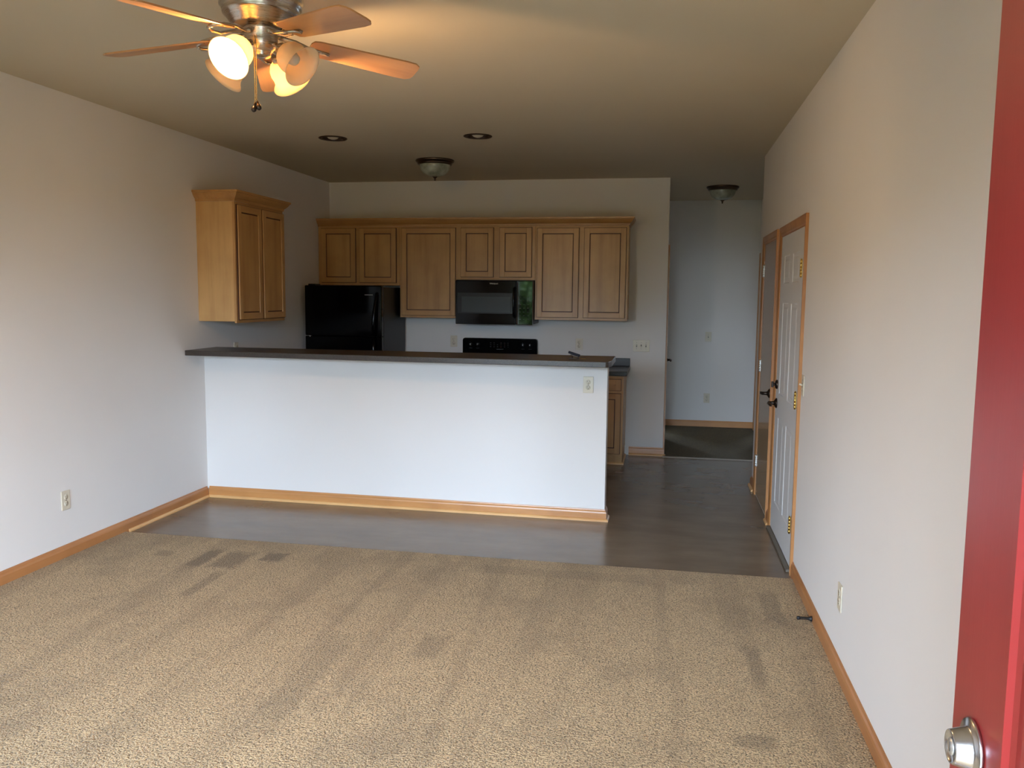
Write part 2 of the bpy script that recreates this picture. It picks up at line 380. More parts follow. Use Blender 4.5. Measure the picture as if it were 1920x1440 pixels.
# baseboards with shoe moulding
BP = [(0, 0), (.014, 0), (.014, .058), (.0115, .068), (.006, .076), (.004, .084), (0, .085)]
SP = [(.0141, 0), (.029, 0), (.0285, .007), (.0255, .013), (.020, .0175), (.0141, .019)]
def baseboard(name, pts, side, mat, shoe=None, label=None, z=0, shoe_pts=None):
    b = B(); sweep(b, [(p[0], p[1], z) for p in pts], (0, 0, 1), BP, side); o = struct(name, b, mat, label, 'baseboard')
    if shoe or shoe_pts:
        b = B(); sweep(b, [(p[0], p[1], 0.0005) for p in (shoe_pts or pts)], (0, 0, 1), SP, side); obj('shoe_molding', b, shoe, o)['label'] = 'pale wood shoe moulding'
    return o
baseboard('baseboard_left', [(XL, -.04), (XL, 5.898)], -1, 'trim_y', 'shoe_y', 'orange wood baseboard along the left wall', .0, [(XL, 4.90), (XL, 5.885)])
baseboard('baseboard_center', [hw(0.015, 0), hw(HL, 0), hw(HL, HT)], -1, 'trim_x', 'shoe_x', 'pale wood baseboard along the foot of the half wall')
baseboard('baseboard_right', [(XR, -.04), (XR, 4.90)], 1, 'trim_y', None, 'orange wood baseboard along the right wall up to the white door')
baseboard('baseboard_right.001', [(XR, 5.985), (XR, 6.125)], 1, 'trim_y', 'shoe_y', 'short piece of baseboard between the two doors')
baseboard('baseboard_right.002', [(XR, 7.02), (XR, YE), (XR2-.02, YE)], 1, 'trim_y', 'shoe_y', 'short baseboard wrapping the wall corner past the tan door')
baseboard('baseboard_back', [(-.322, YB), (XC, YB), (XC, YB+.03)], -1, 'trim_x', 'shoe_x', 'short baseboard under the triple light switch')
baseboard('baseboard_end', [(XC, YF), (XR2, YF)], -1, 'trim_x', None, 'brown baseboard across the hallway end wall')
b = B(); sweep(b, [(XC+.001, 8.365, 0), (XR2, 8.365, 0)], (0, 0, 1), [(-.018, 0), (.018, 0), (.012, .009), (0, .012), (-.012, .009)])
struct('trim_1', b, 'alu', 'thin aluminium strip where the vinyl meets the hallway carpet', 'threshold strip')

# ------------------------------------------------------------ doors in the right wall (local: x toward the camera, -y into the room)
CP = [(0, 0), (.0, .009), (.006, .012), (.020, .011), (.034, .014), (.048, .017), (.057, .017), (.057, 0)]
def casing(parent, x0, x1, z1, mats=('trim', 'trim_x')):
    b = B(); sweep(b, [(x0, 0, 0), (x0, 0, z1), (x1, 0, z1), (x1, 0, 0)], (0, -1, 0), CP, 1); return obj('casing', b, mats[0], parent)
def jamb(parent, x0, x1, z1, depth=.02):
    b = B(); box(b, x0, x0+.004, -.006, 0, 0, z1); box(b, x1-.004, x1, -.006, 0, 0, z1); box(b, x0, x1, -.006, 0, z1-.006, z1); return obj('jamb', b, 'trim', parent)
def hinge(parent, x, z, mat, h=.10, y=-.012):
    b = B(); w = .011
    box(b, x-w, x+w, y+.003, y+.006, z-h/2, z+h/2)
    for k in range(5): cyl(b, .0065, (x, y, z-h/2+h/5*k+.0008), (x, y, z-h/2+h/5*(k+1)-.0008), 12)
    cyl(b, .0045, (x, y, z-h/2-.004), (x, y, z+h/2+.006), 10)
    return obj('hinge', b, mat, parent)
def lever(parent, x, z, d, y0=-.006):
    b = B(); lathe(b, [(0, 0), (.034, 0), (.035, .004), (.026, .012), (.014, .018), (.0115, .03), (.0115, .055), (0, .055)], (x, y0, z), (0, -1, 0), 28)
    tube(b, [(x, y0-.050, z), (x+d*.02, y0-.054, z), (x+d*.06, y0-.055, z-.002), (x+d*.105, y0-.052, z-.004), (x+d*.118, y0-.048, z-.004)], [.0115, .011, .009, .008, .005], 14)
    return obj('lever_handle', b, 'darkmet', parent)
# 1 white six panel door
yN, yFr = 4.957, 5.925            # casing inner edges (near, far)
D1 = thing('door_1', 'white six panel door in an oak frame, with lever handle and deadbolt', 'door', (XR-.0005, yFr, 0), RR, kind='structure')
w = yFr-yN
casing(D1, 0, w, 2.004)
jamb(D1, 0, w, 2.004)
b = B()
c0, c1 = (.145+.02, .40), (.52, .755)
px = [(.155, .405), (.525, .78)]
P = [(a, c, d, e) for a, c in px for d, e in ((.225, .80), (.955, 1.56), (1.685, 1.865))]
paneled(b, .006, w-.006, .022, 1.996, P, [(.008, .0045, 0), (.022, .0045, 0), (.040, .001, 0)], -.005, .004)
dl = obj('door_slab', b, 'doorpaint', D1)
for z in (.28, 1.01, 1.76): hinge(D1, w-.014, z, 'brass', .095, -.020)
lever(D1, .075, .885, 1)
b = B(); lathe(b, [(0, 0), (.031, 0), (.032, .004), (.027, .012), (.018, .016), (0, .017)], (.075, -.006, 1.012), (0, -1, 0), 28)
tube(b, [(.075, -.02, 1.012), (.075, -.034, 1.012)], .008); box(b, .069, .081, -.046, -.03, .992, 1.032, 0, .003); obj('deadbolt_thumbturn', b, 'darkmet', D1)
b = B(); box(b, 0, w, -.03, -.004, .001, .018, 0, .003); obj('door_threshold', b, 'thresh', D1)
# 2 tan flush door
yN2, yF2 = 6.185, 6.935
D2 = thing('door_2', 'flat tan door in an oak frame further along the right wall', 'door', (XR-.0005, yF2, 0), RR, kind='structure'); w2 = yF2-yN2
casing(D2, 0, w2, 2.01); jamb(D2, 0, w2, 2.01)
b = B(); box(b, .005, w2-.005, -.0045, -.0008, .012, 2.0, 0, .001); obj('door_slab', b, 'flatdoor', D2)
for z in (.28, 1.05, 1.80): hinge(D2, .004, z, 'alu', .09, -.010)
lever(D2, w2-.062, .905, -1)
# 3 closed door and 4 open doorways of the hallway
D3 = thing('door_3', 'narrow glimpse of a closed door on the left side of the hallway', 'door', (XC+.0005, 8.535, 0), RL, kind='structure')
casing(D3, 0, .74, 2.045); jamb(D3, 0, .74, 2.045)
b = B(); paneled(b, .005, .735, .02, 2.035, [(a, c, d, e) for a, c in ((.10, .32), (.42, .64)) for d, e in ((.225, .80), (.955, 1.56), (1.685, 1.9))], [(.008, .003, 0), (.022, .003, 0), (.04, .001, 0)], -.0045, .0035)
obj('door_slab', b, 'doorpaint', D3)
for z in (.28, 1.05, 1.83): hinge(D3, .004, z, 'darkmet', .09, -.012)
lever(D3, .68, .91, -1)
D4 = thing('door_4', 'oak framed open doorway on the left near the hallway end', 'doorway', (XC+.0005, 9.42, 0), RL, kind='structure'); casing(D4, 0.003, .68, 2.05)
D5 = thing('door_5', 'oak framed open doorway on the right near the hallway end', 'doorway', (XR2-.0005, 10.25, 0), RR, kind='structure'); casing(D5, 0, .80, 2.05)

# 6 red entrance door, swung open beside the viewer (local: x from free edge toward the hinge, -y outer face)
D6 = thing('door_6', 'red entrance door standing open at the right edge of the view', 'door', (.362, .932, .0), RR, kind='structure')
b = B(); Wd = .912
PR = [(a, c, d, e) for a, c in ((.126, .415), (.497, .786)) for d, e in ((.20, .78), (.93, 1.62), (1.76, 1.94))]
paneled(b, 0, Wd, .016, 2.03, PR, [(.003, -.003, 0), (.009, -.003, 0), (.014, .002, 0), (.022, .004, 0), (.040, .0005, 0)], -.044, .044)
obj('door_slab', b, 'red', D6)
b = B(); lathe(b, [(0, 0), (.0290, 0), (.0300, .002), (.029, .004), (.0220, .005), (.0205, .007), (.0172, .0205), (.0164, .022), (.0152, .0215), (.0146, .0200), (0, .0200)], (.062, -.0445, 1.1465), (0, -1, 0), 48)
db = obj('deadbolt', b, 'steel', D6)
b = B(); lathe(b, [(0, 0), (.0085, 0), (.0085, .0015), (0, .0018)], (.062, -.0645, 1.1465), (0, -1, 0), 24)
box(b, .0614, .0626, -.0666, -.0662, 1.1415, 1.1515, 1); obj('key_cylinder', b, ['alu', 'slot'], db)
b = B(); lathe(b, [(0, 0), (.033, 0), (.033, .006), (.014, .012), (.012, .03), (.020, .036), (.027, .048), (.026, .062), (.018, .070), (0, .072)], (.062, -.0445, .98), (0, -1, 0), 36); obj('door_knob', b, 'steel', D6)
for z in (.2, 1.03, 1.83):
    b = B(); box(b, Wd-.002, Wd+.002, -.04, -.006, z-.05, z+.05); cyl(b, .006, (Wd+.004, .001, z-.05), (Wd+.004, .001, z+.05), 10); obj('hinge', b, 'steel', D6)
b = B(); sweep(b, [(DX0, -.05, 0), (DX0, -.05, DZ), (DX1, -.05, DZ), (DX1, -.05, 0)], (0, 1, 0), CP, -1); struct('trim_2', b, 'trim', 'oak casing around the entrance behind the viewer', 'casing')
# front window
Wn = thing('window_1', 'white front window behind the viewer', 'window', (WX0, -.20, WZ0), 0, kind='structure'); ww, wh = WX1-WX0, WZ1-WZ0
b = B(); fo = .045
for a in ((0, fo, 0, wh), (ww-fo, ww, 0, wh), (fo, ww-fo, 0, fo), (fo, ww-fo, wh-fo, wh), (ww/2-.03, ww/2+.03, fo, wh-fo)): box(b, a[0], a[1], .02, .09, a[2], a[3], 0, .003)
obj('window_frame', b, 'winframe', Wn)
b = B(); box(b, fo, ww-fo, .052, .056, fo, wh-fo); obj('window_pane', b, 'glass', Wn)
b = B(); box(b, -.03, ww+.03, .151, .21, -.025, .0, 0, .004); obj('window_sill', b, 'trim_x', Wn)

# ------------------------------------------------------------ kitchen cabinets
RING = [(.0, .0, 0), (.007, .0055, 1), (.0125, .006, 1), (.020, .0075, 0, 2)]
def cab_door(parent, x0, x1, z0, z1, y, name='door'):
    b = B(); fw = .058
    # outer glazed edge, then stiles and rails, then the recessed flat panel
    box(b, x0, x1, y+.010, y+.019, z0, z1, 1)
    m_ = .0042
    box(b, x0+m_, x0+fw-.004, y, y+.0115, z0+m_, z1-m_, 0, .002); box(b, x1-fw+.004, x1-m_, y, y+.0115, z0+m_, z1-m_, 0, .002)
    box(b, x0+fw-.0045, x1-fw+.0045, y+.0003, y+.0115, z0+m_, z0+fw-.004, 2, .0018); box(b, x0+fw-.0045, x1-fw+.0045, y+.0003, y+.0115, z1-fw+.004, z1-m_, 2, .0018)
    o = obj(name, b, ['maple', 'glaze', 'maple_x'], parent)
    b = B(); i = fw+.0040
    box(b, x0+i, x1-i, y+.0060, y+.012, z0+i, z1-i, 0, .0012); obj('door_panel', b, 'maple', o)
    return o
def wall_cab(name, label, loc, rz, w, h, d, doors, group='maple wall cabinets', mullions=()):
    r = thing(name, label, 'cabinet', loc, rz, group); b = B()
    box(b, 0, w, -d+.018, -.001, 0.012, h, 0); obj('body', b, 'maple_side', r)
    b = B(); s = .032; y0, y1 = -d, -d+.0179
    box(b, 0, s, y0, y1, 0, h, 0, .001); box(b, w-s, w, y0, y1, 0, h, 0, .001); box(b, s, w-s, y0, y1, 0, .03, 1); box(b, s, w-s, y0, y1, h-.045, h, 1)
    for m in mullions: box(b, m-.035, m+.035, y0, y1, .03, h-.045)
    box(b, s, w-s, y1-.004, y1, .03, h-.045, 0); obj('face_frame', b, ['maple', 'maple_x'], r)
    for (a, c, e, f) in doors: cab_door(r, a, c, e, f, -d-.0205)
    return r
G = 'maple wall cabinets above the kitchen counter'
e = .0006
wall_cab('wall_cabinet', 'short two door maple cabinet above the black refrigerator', (XL+.004, YB, 1.676), 0, .8605, .584, .31, [(.031, .401, .024, .569), (.436, .826, .024, .569)], G, (.418,))
wall_cab('wall_cabinet', 'tall single door maple cabinet between the refrigerator and the microwave', (-2.619+e, YB, 1.360), 0, .591-2*e, .900, .31, [(.017, .575, .019, .885)], G)
wall_cab('wall_cabinet', 'short two door maple cabinet directly above the microwave', (-2.028+e, YB, 1.738), 0, .776-2*e, .522, .31, [(.033, .365, .025, .507), (.421, .744, .025, .507)], G, (.393,))
wall_cab('wall_cabinet', 'tall two door maple cabinet right of the microwave', (-1.252+e, YB, 1.356), 0, .894, .904, .31, [(.016, .425, .022, .884), (.471, .887-.012, .022, .884)], G, (.448,))
CPR = [(0, 0), (.006, 0), (.009, .010), (.010, .018), (.020, .026), (.034, .042), (.042, .054), (.044, .060), (.052, .062), (.053, .078), (0, .078)]
b = B(); sweep(b, [(XL+.002, YB-.3105, 2.2605), (-.3585, YB-.3105, 2.2605), (-.3585, YB-.001, 2.2605)], (0, 0, 1), CPR, -1)
tag(obj('crown_molding', b, 'maple_x'), 'long maple crown moulding on top of the back wall cabinets', 'crown moulding')
wl = wall_cab('wall_cabinet', 'two door maple cabinet on the left wall above the bar', (XL, 5.854, 1.362), RL, .806, .905, .312, [(.018, .396, .022, .885), (.414, .794, .022, .885)], 'maple wall cabinets above the kitchen counter', (.405,))
b = B(); sweep(b, [(0, -.001, .9055), (0, -.3125, .9055), (.806, -.3125, .9055), (.806, -.001, .9055)], (0, 0, 1), CPR, -1); obj('crown_molding', b, 'maple_x', wl)

def base_cab(label, loc, w, h, d, cols):
    r = thing('base_cabinet', label, 'cabinet', loc, 0, 'maple base cabinets'); b = B()
    box(b, 0, w, -d+.018, -.001, .10, h); box(b, .0, w-.004, -d+.075, -.001, 0.0008, .10, 1); obj('body', b, ['maple_side', 'maple'], r)
    b = B(); box(b, 0, w, -d, -d+.0179, .10, h, 0, .001); obj('face_frame', b, 'maple', r)
    for a, c in cols:
        cab_door(r, a, c, .115, h-.165, -d-.0205); cab_door(r, a, c, h-.142, h-.03, -d-.0205, 'drawer')
    return r
base_cab('maple base cabinet right of the range, its end seen past the half wall', (-1.252, YB, 0), .892, .8545, .60, [(.016, .436), (.456, .872)])
base_cab('maple base cabinet between the refrigerator and the range', (-2.62, YB, 0), .585, .8545, .60, [(.016, .569)])
b = B(); sweep(b, [(-.36, 7.902, .0005), (-.360, 8.39, .0005)], (0, 0, 1), [(.0003, 0), (.013, 0), (.012, .008), (.006, .017), (.0003, .019)], -1); sweep(b, [(-1.25, 7.8995, .0005), (-.347, 7.8995, .0005)], (0, 0, 1), [(.0003, 0), (.013, 0), (.012, .008), (.006, .017), (.0003, .019)], -1)
struct('trim_3', b, 'shoe_x', 'pale shoe moulding round the foot of the base cabinet', 'shoe moulding')
def counter(label, x0, x1):
    r = thing('countertop', label, 'countertop', (x0, YB, .855), 0, 'black laminate countertops'); w = x1-x0
    b = B(); box(b, 0, w, -.645, -.001, .0005, .042, 0, .004, 3); obj('worktop', b, 'laminate_blk', r)
    b = B(); box(b, 0, w, -.024, -.001, .0425, .122, 0, .003, 2); obj('backsplash', b, 'laminate_blk', r)
counter('black laminate countertop right of the range, with low backsplash', -1.252, -.330)
counter('black laminate countertop between refrigerator and range', -2.62, -2.036)

# bar top: front edge overhangs the half wall, right front corner clipped
def bar_poly(): return [(XL+.001, 5.648), (-.372, 5.498), (-.356, 5.512), (-.340, 5.612), (-.340, 6.06), (XL+.001, 6.095)]
b = B(); t = bmesh.new(); prism(t, bar_poly(), 1.125, 1.163); bmesh.ops.bevel(t, geom=t.edges[:], offset=.003, segments=2, profile=.5, affect='EDGES'); merge(b, t)
tag(obj('bar_top', b, 'laminate'), 'dark brown laminate bar top resting on the white half wall', 'bar top')

# ------------------------------------------------------------ appliances
def text(name, s, size, loc, parent, mat, ext=.0004, sx=1):
    c = bpy.data.curves.new(name, 'FONT'); c.body = s; c.size = size; c.extrude = ext; c.align_x = 'CENTER'; c.align_y = 'CENTER'; c.space_character = .95
    o = bpy.data.objects.new(name, c); COL.objects.link(o); o.parent = parent; o.location = loc; o.rotation_euler = (PI/2, 0, 0); o.scale = (sx, 1, 1); c.materials.append(M[mat])
    me = bpy.data.meshes.new_from_object(o); q = bpy.data.objects.new(name, me); COL.objects.link(q); q.parent = parent; q.location = loc; q.rotation_euler = (PI/2, 0, 0)
    bpy.data.objects.remove(o); return q
# refrigerator
R = thing('refrigerator', 'black top freezer refrigerator in the left corner of the kitchen', 'refrigerator', (-3.43, YB-.03, 0)); w, d = .775, .68
b = B(); box(b, 0, w, -d, 0, .03, 1.655, 0, .006); box(b, .05, w-.05, -d+.03, -.02, 0.001, .03); obj('cabinet_body', b, 'blacktex', R)
b = B(); box(b, .0, w, -d-.068, -d-.004, 1.185, 1.668, 0, .010, 3); fz = obj('freezer_door', b, 'black', R)
b = B(); box(b, .0, w, -d-.068, -d-.004, .09, 1.181, 0, .010, 3); fd = obj('refrigerator_door', b, 'black', R)
b = B(); hx = w-.062
tube(b, [(hx+.02, -d-.066, 1.60), (hx+.018, -d-.085, 1.57), (hx+.006, -d-.098, 1.46), (hx-.004, -d-.110, 1.34), (hx-.006, -d-.112, 1.26), (hx-.004, -d-.10, 1.205), (hx, -d-.066, 1.193)], [.012, .014, .015, .016, .016, .014, .012], 14); obj('door_handle', b, 'black', fz)
b = B(); tube(b, [(hx, -d-.066, 1.168), (hx-.004, -d-.10, 1.155), (hx-.006, -d-.112, 1.10), (hx-.004, -d-.112, .98), (hx+.006, -d-.098, .82), (hx+.018, -d-.085, .72), (hx+.02, -d-.066, .69)], [.012, .014, .016, .016, .015, .014, .012], 14); obj('door_handle', b, 'black', fd)
b = B(); box(b, w-.165, w-.085, -d-.0695, -d-.0682, 1.577, 1.584); obj('badge', b, 'gray', fz)
b = B(); box(b, .004, .045, -d-.06, -d-.01, 1.1815, 1.1845, 0, .0005); cyl(b, .006, (.05, -d-.066, 1.178), (.05, -d-.0685, 1.178), 12); obj('hinge', b, 'alu', R)
b = B(); box(b, .03, .11, -d-.05, -d+.06, 1.6555, 1.682, 0, .004); obj('hinge_cover', b, 'blackpl', R)
# over-the-range microwave
R = thing('microwave', 'black over-the-range microwave under the short two door cabinet', 'microwave', (-2.024, YB, 1.306)); w, h = .766, .4305; d = .375
b = B(); box(b, 0, w, -d, -.001, .012, h, 0, .003); box(b, .03, w-.03, -d+.02, -.03, 0, .012); obj('case', b, 'blackpl', R)
b = B(); t = bmesh.new(); box(t, .0, .602, -d-.030, -d-.001, .0, h-.006, 0, .006, 3); merge(b, t)
dr = obj('door', b, 'black', R)
b = B(); box(b, .022, .575, -d-.0315, -d-.0302, .105, .305, 0); box(b, .062, .545, -d-.0325, -d-.0315, .118, .268, 1); obj('door_window', b, ['mwin', 'mwin2'], dr)
b = B(); tube(b, [(.592, -d-.030, .355), (.590, -d-.058, .345), (.588, -d-.068, .30), (.587, -d-.070, .215), (.588, -d-.068, .13), (.590, -d-.058, .085), (.592, -d-.030, .075)], .0125, 14, flat=1.2); obj('door_handle', b, 'black', dr)
text('logo_text', 'Whirlpool', .021, (.382, -d-.0308, .395), dr, 'logo')
b = B(); box(b, .6035, w, -d-.030, -d-.001, 0, h-.006, 0, .005, 3)
for r_ in range(7):
    for c_ in range(3): box(b, .632+c_*.040, .650+c_*.040, -d-.0306, -d-.0301, .05+r_*.036, .0545+r_*.036, 1)
obj('control_panel', b, ['panelgloss', 'dimprint'], R)
b = B(); box(b, .01, w-.01, -d-.02, -d-.002, h-.0055, h-.0005); obj('vent_grille', b, 'blackpl', R)
# range
R = thing('range', 'black electric range whose control backguard shows above the bar', 'range', (-2.033, YB, 0)); w = .774
b = B(); box(b, 0, w, -.64, -.02, .03, .885, 0, .004); box(b, .04, w-.04, -.60, -.05, .001, .03); obj('oven_body', b, 'blacktex', R)
b = B(); box(b, 0, w, -.655, -.075, .8855, .905, 0, .005)
for cx, cy, r_ in ((.19, -.50, .095), (.58, -.50, .115), (.19, -.24, .115), (.58, -.24, .095)): lathe(b, [(r_, .0), (r_, .001), (r_-.006, .001), (r_-.006, 0)], (cx, cy, .905), (0, 0, 1), 36, 1)
obj('cooktop', b, ['black', 'gray'], R)
b = B(); box(b, .01, w-.01, -.672, -.641, .20, .80, 0, .006); od = obj('oven_door', b, 'black', R)
b = B(); tube(b, [(.08, -.672, .755), (.08, -.71, .755), (.69, -.71, .755), (.69, -.672, .755)], .011); obj('door_handle', b, 'black', od)
b = B(); box(b, .01, w-.01, -.668, -.641, .05, .19, 0, .006); obj('storage_drawer', b, 'black', R)
b = B(); t = bmesh.new(); prism(t, [(0, .905), (w, .905), (w, 1.130), (w-.006, 1.146), (w-.022, 1.153), (.022, 1.153), (.006, 1.146), (0, 1.130)], 0, .055)
bmesh.ops.bevel(t, geom=[e_ for e_ in t.edges if abs(e_.verts[0].co.z-e_.verts[1].co.z) < 1e-6 and e_.verts[0].co.z > .05], offset=.006, segments=2, affect='EDGES')
merge(b, t, 0, None, Matrix(((1, 0, 0, 0), (0, 0, -1, -.012), (0, 1, 0, 0), (0, 0, 0, 1)))); bgd = obj('backguard', b, 'black', R)
for kx in (.088, .161, .630, .702):
    b = B(); lathe(b, [(0, 0), (.024, 0), (.023, .004), (.019, .006), (.0175, .022), (.015, .024), (0, .024)], (kx, -.0675, 1.092), (0, -1, 0), 24)
    box(b, kx-.0045, kx+.0045, -.100, -.088, 1.074, 1.110, 0, .002); box(b, kx-.004, kx+.003, -.1012, -.1002, 1.088, 1.095, 1); obj('knob', b, ['blackpl', 'logo'], bgd)
    b = B()
    for i in range(4): box(b, kx-.016+i*.008, kx-.011+i*.008, -.0682, -.0674, 1.047, 1.0515)
    obj('lettering', b, 'dimprint', bgd)
b = B(); box(b, .275, .505, -.0682, -.0674, 1.055, 1.130, 0)
for i in range(6):
    for j in range(3):
        if i == 2 and j == 2: continue
        box(b, .288+i*.036, .300+i*.036, -.0690, -.0683, 1.066+j*.019, 1.0695+j*.019, 2 if i in (3, 4) else 1)
box(b, .355, .425, -.0690, -.0674, 1.040, 1.045, 1)
obj('display_panel', b, ['black', 'dimprint', 'dimred'], bgd)

# ------------------------------------------------------------ outlets and switches (local: back at y=0, facing -y)
def plate(parent, w=.072, h=.116): 
    b = B(); box(b, -w/2, w/2, -.0065, -.0004, -h/2, h/2, 0, .003, 3); return obj('cover_plate', b, 'ivory', parent)
def outlet(label, loc, rz):
    r = thing('wall_outlet', label, 'outlet', loc, rz); plate(r)
    for z in (.0195, -.0195):
        b = B(); lathe(b, [(0, 0), (.0168, 0), (.0165, .0012), (0, .0012)], (0, -.0064, z), (0, -1, 0), 28); y = -.0082
        box(b, -.0078, -.0058, y, y+.0008, z+.000, z+.009, 1); box(b, .0054, .0070, y, y+.0008, z+.001, z+.008, 1); cyl(b, .0026, (0, y+.0008, z-.0075), (0, y, z-.0075), 12, 1)
        obj('receptacle', b, ['ivory', 'slot'], r)
    b = B(); cyl(b, .0025, (0, -.0063, 0), (0, -.0073, 0), 12); obj('screw', b, 'slot', r); return r
def switch(label, loc, rz, n=1, name='light_switch'):
    r = thing(name, label, 'light switch', loc, rz); w = .072+.046*(n-1); plate(r, w)
    for k in range(n):
        x = (k-(n-1)/2)*.046; b = B(); box(b, x-.005, x+.005, -.0072, -.0064, -.012, .012, 1); up = 1 if k % 2 == 0 else -1
        t = bmesh.new(); box(t, -.0035, .0035, -.017, 0, -.0045, .0045, 0, .001); merge(b, t, 0, None, Matrix.Translation((x, -.0068, 0)) @ Matrix.Rotation(-up*.45, 4, 'X')); obj('toggle', b, ['ivory', 'slot'], r)
        for z in (-.030, .030):
            b = B(); cyl(b, .0024, (x, -.0063, z), (x, -.0071, z), 10); obj('screw', b, 'slot', r)
    return r
outlet('ivory outlet low on the left wall above the carpet', (XL, 4.335, .352), RL)
outlet('ivory outlet at the upper right of the white half wall', (hw(HL-.132, 0)[0], hw(HL-.132, 0)[1], .972), math.atan2(hd.y, hd.x))
outlet('ivory outlet above the counter between refrigerator and range', (-2.141, YB, 1.112), 0)
outlet('ivory outlet on the kitchen wall right of the range', (-.842, YB, 1.106), 0)
outlet('ivory outlet low on the right wall near the baseboard', (XR, 3.628, .335), RR)
outlet('ivory outlet low on the hallway end wall', (.530, YF, .362), 0)
outlet('ivory outlet on the left wall peeking over the bar', (XL, 6.40, 1.125), RL)
switch('ivory triple toggle switch on the kitchen wall beside the hallway', (-.223, YB, 1.103), 0, 3)
switch('ivory single switch in the middle of the hallway end wall', (.526, YF, 1.112), 0)
switch('ivory light switch on the right wall just before the white door', (XR, 4.83, 1.112), RR)

# ------------------------------------------------------------ ceiling fixtures
def dome(label, loc, s=1):
    r = thing('ceiling_light', label, 'ceiling light', loc, 0, 'domed ceiling lights')
    b = B(); lathe(b, [(0, -.0005), (.165, -.0005), (.168, -.006), (.166, -.014), (.156, -.024), (.150, -.028), (.150, -.036), (.145, -.041), (.134, -.043), (.125, -.040), (0, -.036)], seg=56); obj('pan', b, 'bronze', r)
    b = B(); pr = [(.131*math.cos(a)**.85 if a < PI/2-.01 else 0, -.043-.098*math.sin(a)) for a in [PI/2*i/14 for i in range(15)]]; lathe(b, [(.131, -.038)]+pr, seg=56); obj('glass_bowl', b, 'bowl', r)
    b = B(); lathe(b, [(0, -.136), (.022, -.138), (.023, -.143), (.014, -.148), (.008, -.157), (.007, -.160), (.009, -.164), (.0085, -.169), (.004, -.174), (0, -.175)], seg=24); obj('finial', b, 'bronze', r)
    return r
d0 = dome('glass bowl ceiling light hanging over the kitchen', (-1.985, 7.13, H))
dup(d0, (.557, 9.17, H), None, 'glass bowl ceiling light down the hallway by its end wall')
def can(label, loc):
    r = thing('recessed_light', label, 'recessed light', loc, 0, 'recessed ceiling lights')
    b = B(); lathe(b, [(.082, .002), (.104, -.0005), (.105, -.004), (.101, -.0065), (.080, -.0065), (.078, -.004), (.078, .09), (.070, .13), (0, .13)], seg=48); obj('trim_ring', b, 'trimring', r)
    b = B(); lathe(b, [(0, -.010), (.018, -.009), (.033, -.004), (.043, .006), (.045, .020), (.036, .05), (.018, .09), (.014, .125)], seg=32); obj('bulb', b, 'bulbglass', r)
    return r
c0 = can('dark ringed recessed can light, the one nearer the left wall', (CANS[0][0], CANS[0][1], H))
dup(c0, (CANS[1][0], CANS[1][1], H), None, 'dark ringed recessed can light above the microwave side of the bar')

# ceiling fan
FX, FY = -1.482, 2.965
FN = thing('ceiling_fan', 'brushed nickel ceiling fan with five wood blades and four glass shades, two of them lit', 'ceiling fan', (FX, FY, H))
zb = -.212
b = B(); lathe(b, [(0, -.0005), (.125, -.0005), (.150, -.012), (.152, -.090), (.149, -.094), (.147, -.108), (.147, -.112), (.140, -.116), (.136, -.138), (.135, -.142), (.127, -.147), (.108, -.174), (.098, -.184), (.062, -.187), (0, -.187)], seg=72); obj('motor_housing', b, 'nickel', FN)
b = B(); lathe(b, [(.060, -.186), (.064, -.190), (.064, -.196), (.060, -.200), (.060, -.232), (.055, -.250), (.040, -.268), (.033, -.276), (.034, -.282), (.026, -.288), (.010, -.292), (0, -.293)], seg=48); obj('switch_housing', b, 'nickel', FN)
PH = math.radians(38.3)
for k in range(5):
    a = PH+k*2*PI/5
    hold = thing('tmp', None, None); R4 = Matrix.Rotation(a, 4, 'Z') @ Matrix.Rotation(math.radians(5.0), 4, 'Y')
    t = bmesh.new(); pts = []; r0, r1 = .185, .605
    for (x, y) in [(r0, -.050), (r0+.02, -.057), (r1-.06, -.068), (r1-.022, -.066), (r1-.004, -.050), (r1, -.03), (r1, .03), (r1-.004, .050), (r1-.022, .066), (r1-.06, .068), (r0+.02, .057), (r0, .050), (r0-.008, .03), (r0-.008, -.03)]: pts.append((x, y))
    prism(t, pts, -.003, .003); bmesh.ops.bevel(t, geom=[e_ for e_ in t.edges], offset=.001, segments=1, affect='EDGES')
    b = B(); merge(b, t, 0, None, Matrix.Rotation(math.radians(-12), 4, 'X'))
    o = obj('blade', b, 'blade', FN); o.location = (0, 0, zb); o.rotation_euler = (R4.to_euler())
    b = B()
    for s in (-1, 1): tube(b, [(.055, 0, .010), (.085, s*.014, .004), (.12, s*.030, -.004-s*.002), (.165, s*.038, -.008+s*.008), (.215, s*.032, -.010+s*.007), (.245, s*.014, -.011+s*.003), (.25, 0, -.011)], [.007, .007, .006, .006, .006, .006, .006], 10)
    for x, y in ((.215, .030), (.215, -.030), (.247, 0)): lathe(b, [(0, 0), (.008, 0), (.008, .004), (0, .006)], (x, y, -.012+y*.2), (0, 0, -1), 14)
    box(b, .05, .075, -.012, .012, .004, .016, 0, .002)
    obj('blade_iron', b, 'nickel', o)
    bpy.data.objects.remove(hold)
LIGHTS = []
